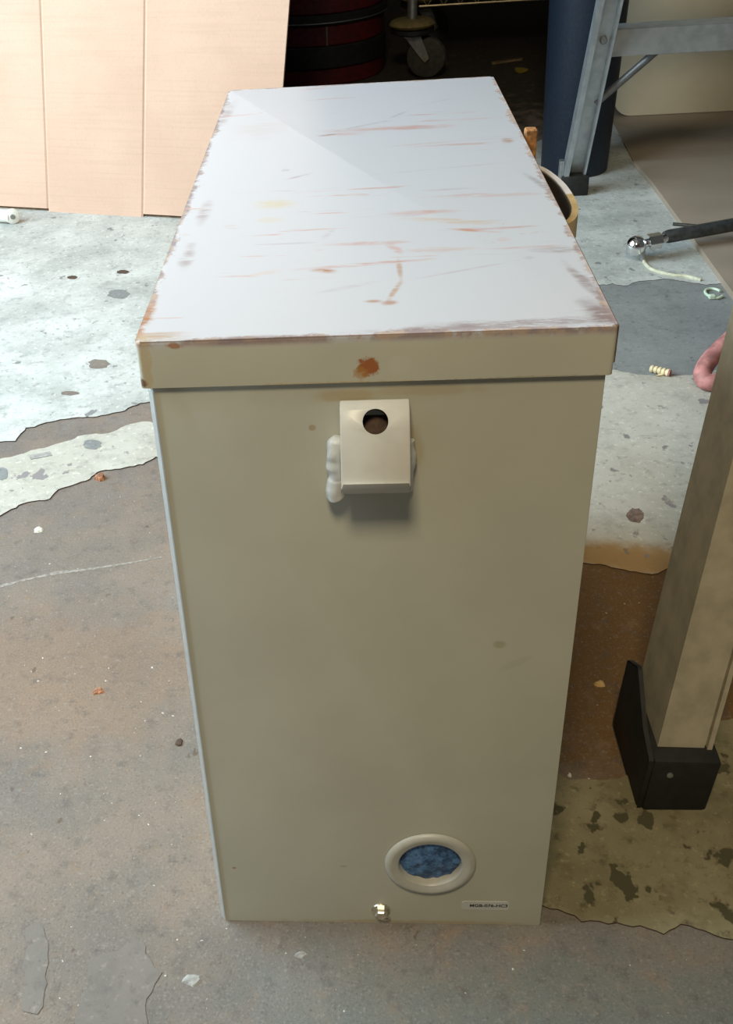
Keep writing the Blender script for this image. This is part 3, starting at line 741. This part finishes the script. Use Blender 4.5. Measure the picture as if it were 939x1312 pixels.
# far rail: open channel facing the camera
def far_rail(xf, sgn):
    p0 = Vector((xf, 1.80, .036)); p1 = p0 + Vector((.05 * sgn, -.27, 1)) * (ZT - .036)
    w_ = .046
    sec = [(0, -.004), (.010, -.004), (.010, .022), (w_ - .004, .022), (w_ - .004, 0), (w_, 0), (w_, .026), (0, .026)]
    if sgn < 0: sec = [(-a, b) for a, b in sec]
    bm = BM(); sweep(bm, sec, p0, p1, (1, 0, 0), (0, 1, 0)); rl_ = link('rail', bm, M['aluminium'], ld)
    bm = BM(); c = p0 + Vector((.05 * sgn, -.27, 1)) * .292 + Vector((sgn * .028, .018, 0)); lathe(bm, [(.0075, 0), (.0075, -.002), (.005, -.005), (0, -.006)], c, (0, 1, 0), 16); link('bolt', bm, M['steel'], rl_, True)
    bm = BM(); xa, xb = sorted((xf - .004 * sgn, xf + .054 * sgn)); bx(bm, xa, xb, 1.792, 1.838, 0, .045, .004); link('rubber_foot', bm, M['rubber'], ld, True)
    bm = BM(); xa, xb = sorted((xf - .008 * sgn, xf + .001 * sgn)); bx(bm, xa, xb, 1.80, 1.822, .03, .075, .001, 1); link('foot_bracket', bm, M['steel'], ld)
far_rail(.443, 1); far_rail(1.15, -1)
for i in range(4):                                                    # treads of the far section
    zt = .342 + i * .31; yo = 1.80 - .27 * (zt - .036); xo = .443 + .05 * (zt - .036); xe = 1.15 - .05 * (zt - .036)
    bm = BM(); bx(bm, xo + .040, xe - .040, yo + .023, yo + .028, zt - .046, zt + .004, .001, 1); bx(bm, xo + .046, xe - .046, yo + .0255, yo + .085, zt, zt + .004); bx(bm, xo + .046, xe - .046, yo + .080, yo + .085, zt - .02, zt + .002)
    link('tread', bm, M['aluminium'], ld)
a_, b_ = at(762, 131, 1.79), at(842, 56, 1.79)
for f_ in (lambda v: v, lambda v: 1.593 - v):
    bm = BM(); tube(bm, [(f_(a_.x), 1.80 - .27 * a_.z + .034, a_.z), (f_(b_.x), 1.80 - .27 * b_.z + .040, b_.z)], .0075, 10); link('brace', bm, M['brace_steel'], ld, True)
# near rail: weathered channel with its web towards the box
def near_rail(xf, sgn):
    yl = .235; lean = .150
    p0 = Vector((xf, .128, .030)); dirn = Vector((lean * sgn, yl, 1)); p1 = p0 + dirn * (ZT - .030)
    dp, wd = .075, .040
    sec = [(0, 0), (wd, 0), (wd, .0035), (wd + .002, .0035), (wd + .002, -.002), (wd + .006, -.002), (wd + .006, .010), (.004, .010), (.004, dp - .01), (wd, dp - .01), (wd, dp), (0, dp)]
    if sgn < 0: sec = [(-a, b) for a, b in sec]
    bm = BM(); sweep(bm, sec, p0, p1, (1, 0, 0), (0, 1, 0)); r_ = link('rail', bm, M['aluminium_old'], ld); r_['label'] = 'weathered brownish near rail'
    X = lambda a: xf + sgn * a
    bm = BM()
    # boot: front block and the pointed flap up the outer side of the rail
    fr = [(X(-.006), .116, 0), (X(.050), .116, 0), (X(.056), .118, .060), (X(-.002), .118, .062)]
    prism(bm, fr, (0, .105, 0))
    prism(bm, [(X(-.006), .118, 0), (X(-.006), .222, 0), (X(-.001), .222, .085), (X(-.001), .190, .105), (X(-.001), .150, .068), (X(-.002), .118, .062)], (-.004 * sgn, 0, 0))
    bmesh.ops.recalc_face_normals(bm, faces=bm.faces)
    bmesh.ops.bevel(bm, geom=[e for e in bm.edges if e.calc_face_angle(0) > .7], offset=.004, segments=2, profile=.5, affect='EDGES')
    bt = link('rubber_foot', bm, M['rubber'], ld, True)
    bm = BM(); lathe(bm, [(.0028, .001), (.0028, -.001), (0, -.0022)], (X(.013), .1172, .046), (0, 1, 0), 12); link('rivet', bm, M['steel'], bt, True)
    if sgn > 0:
        c = p0 + dirn * .42
        bm = BM(); bx(bm, c.x - .012, c.x + .05, c.y - .004, c.y + .02, c.z - .003, c.z + .003, .001, 1); link('clip', bm, M['rustlip'], r_)['label'] = 'rusty clip sticking out of the near rail'
near_rail(.2415, 1); near_rail(1.34, -1)
for zt in (.95, 1.6):
    xo = .2415 + .150 * (zt - .03); xe = 1.34 - .150 * (zt - .03); yo = .128 + .235 * (zt - .03)
    bm = BM(); bx(bm, xo + .004, xe - .004, yo + .011, yo + .018, zt - .02, zt + .02); link('cross_bar', bm, M['aluminium_old'], ld)
yt = .128 + .235 * 2.52
bm = BM(); bx(bm, .55, 1.05, yt - .10, yt + .48, ZT - .02, ZT + .035, .01); link('top_cap', bm, M['aluminium'], ld)

# ------------------------------------------------------------------ small things on the floor at the right
# black rod with chrome ball end
b0 = fl(815, 315, .030)
rd = empty('ball_end_rod', (b0.x, b0.y, 0), 'black rod with a chrome ball end lying across the edge of the tan sheet', 'rod')
r0 = Vector(fl(838, 309, .036)); r1 = Vector(fl(856, 303, .038)); r2 = Vector(fl(939, 288, .046)); r3 = r2 + (r2 - r1) * 3.2; r3.z = .027
axd = (r2 - r1).normalized()
bm = BM(); tube(bm, [r1 - axd * .008, r1, r2, r3], [.0105, .0125, .0125, .0125], 20); link('rod_tube', bm, M['black_steel'], rd, True)
bm = BM(); bmesh.ops.create_uvsphere(bm, u_segments=28, v_segments=18, radius=.0185, matrix=Matrix.Translation(b0)); link('ball', bm, M['chrome'], rd, True)['label'] = 'shiny chrome ball'
bm = BM(); tube(bm, [b0 + (r0 - b0) * .3, r0], .0075, 14); tube(bm, [r0 - axd * .012, r0 + axd * .012], .0150, 6); tube(bm, [r0 + axd * .012, r1], .0085, 14); link('collar', bm, M['chrome'], rd)['label'] = 'chrome hexagonal collar'
bm = BM(); d0 = b0 + Vector((.010, -.004, -.010)); tube(bm, [d0, Vector((d0.x + .004, d0.y - .004, .003))], [.007, .0035], 12); link('foot_stub', bm, M['steel'], rd, True)
q0, q1 = fl(862, 287, .040), fl(896, 290, .040)
bm = BM(); tube(bm, [q0, q1, r2 + axd * .02], .0035, 8); link('side_pin', bm, M['black_steel'], rd, True)
sx_ = r2 + axd * .012
bm = BM(); tube(bm, [(sx_.x, sx_.y, .013), (sx_.x, sx_.y, sx_.z)], .006, 10); link('support_stub', bm, M['black_steel'], rd, True)

bm = BM(); tube(bm, smoothpath([fl(*p, .0034) for p in ((823, 326), (826, 337), (835, 345), (850, 350), (865, 353), (880, 354), (898, 359))], 6), .0032, 8)
tag(link('pale_string', bm, M['cord'], None, True), 'thin pale string curving out from under the chrome ball end', 'string')
lc = fl(914, 378, .0); lr = .0135
pts = [(lc.x + lr * math.cos(v), lc.y + lr * 1.5 * math.sin(v), .0035) for v in [math.radians(20 + 300 * i / 24) for i in range(25)]]
lo_ = empty('plastic_loop', (lc.x, lc.y, 0), 'small pale green plastic loop beside the edge of the tan sheet', 'loop')
bm = BM(); tube(bm, pts, .0024, 8); link('loop', bm, M['pale_green'], lo_, True)
bm = BM(); p = fl(912, 384, 0); bx(bm, p.x - .006, p.x + .005, p.y - .003, p.y + .006, .0012, .009, .002); link('loop_head', bm, M['pale_green'], lo_)

# ribbed wall plug
w0, w1 = fl(833, 472, .006), fl(858, 478, .006); dv = (w1 - w0).normalized(); L = (w1 - w0).length
wp = empty('wall_plug', ((w0.x + w1.x) / 2, (w0.y + w1.y) / 2, 0), 'ivory ribbed wall plug lying on the grey floor right of the box', 'wall plug')
prof = []
for i in range(5):
    a = L * i / 5; prof += [(.0040, a), (.0058, a + L * .05), (.0058, a + L * .15), (.0040, a + L * .19)]
bm = BM(); lathe(bm, [(0, 0)] + prof + [(.0040, L), (0, L)], w0, dv, 20); link('plug_body', bm, M['bone'], wp, True)
bm = BM(); tube(bm, [w1 - dv * .004, w1 + dv * .001], .0054, 14); link('plug_collar', bm, M['hose'], wp, True)['label'] = 'reddish collar'
bm = BM(); pf = fl(845, 483, .001); prism(bm, [pf + Vector((-.006, 0, 0)), pf + Vector((.008, .004, 0)), w1 - dv * .012 + Vector((0, 0, -.004))], (0, 0, .002)); link('plug_fin', bm, M['bone'], wp)

# faded red hose loop behind the near ladder rail
hp = smoothpath([fl(1000, 385, .062), fl(962, 411, .056), fl(932, 438, .046), fl(910, 460, .031), fl(900, 478, .019), fl(905, 489, .0135), fl(920, 489, .0135), fl(952, 478, .0135)], 8)
bm = BM(); tube(bm, hp, [.0130] * len(hp), 16)
tag(link('red_hose', bm, M['hose'], None, True), 'faded red rubber hose loop on the floor behind the near ladder rail', 'hose')

# crumbs and flakes, each a small ragged lump
def flake(name, px, py, r, h, m, label, cat, stretch=1.0, zz=0.0):
    p = fl(px, py, zz); bm = BM(); k = 9
    bot = []; top = []
    for i in range(k):
        v = 2 * math.pi * i / k; rr = r * RND.uniform(.7, 1.15)
        bot.append(bm.verts.new((p.x + rr * math.cos(v) * stretch, p.y + rr * math.sin(v), zz)))
        top.append(bm.verts.new((p.x + rr * .75 * math.cos(v) * stretch, p.y + rr * .75 * math.sin(v), zz + h * RND.uniform(.4, 1.0))))
    c = bm.verts.new((p.x, p.y, zz + h))
    bm.faces.new(list(reversed(bot)))
    for i in range(k):
        j = (i + 1) % k; bm.faces.new((bot[i], bot[j], top[j], top[i])); bm.faces.new((top[i], top[j], c))
    return tag(link(name, bm, m), label, cat)
flake('rust_flake', 128, 613, .0085, .008, M['flake_brown'], 'crumpled red-brown flake on the paint edge left of the box', 'flake')
flake('white_chip', 49, 679, .006, .003, M['chip_white'], 'lone white chip on bare brown concrete at the left edge', 'chip', 1.2)
flake('tan_chip', 768, 877, .0045, .003, M['flake_tan'], 'tiny tan chip on the brown floor between box and near ladder rail', 'chip', 1.3)
flake('pale_crumb', 730, 994, .0022, .002, M['chip_white'], 'tiny pale crumb beside the lower right edge of the box', 'crumb')
flake('orange_crumb', 126, 886, .0055, .002, M['flake_brown'], 'flat orange crumb on the bare concrete left of the box', 'crumb', 1.4)
flake('dark_chip', 229, 952, .006, .002, M['grime'], 'dark brown chip close to the left edge of the box', 'chip', .8)
flake('grit_lump', 246, 1256, .0055, .0015, M['chip_grey'], 'whitish flattened lump on the concrete front left of the box', 'lump', 1.5)
flake('white_flake', 386, 1223, .0042, .0012, M['chip_grey'], 'small white flake in front of the box bottom edge', 'flake', 1.4)
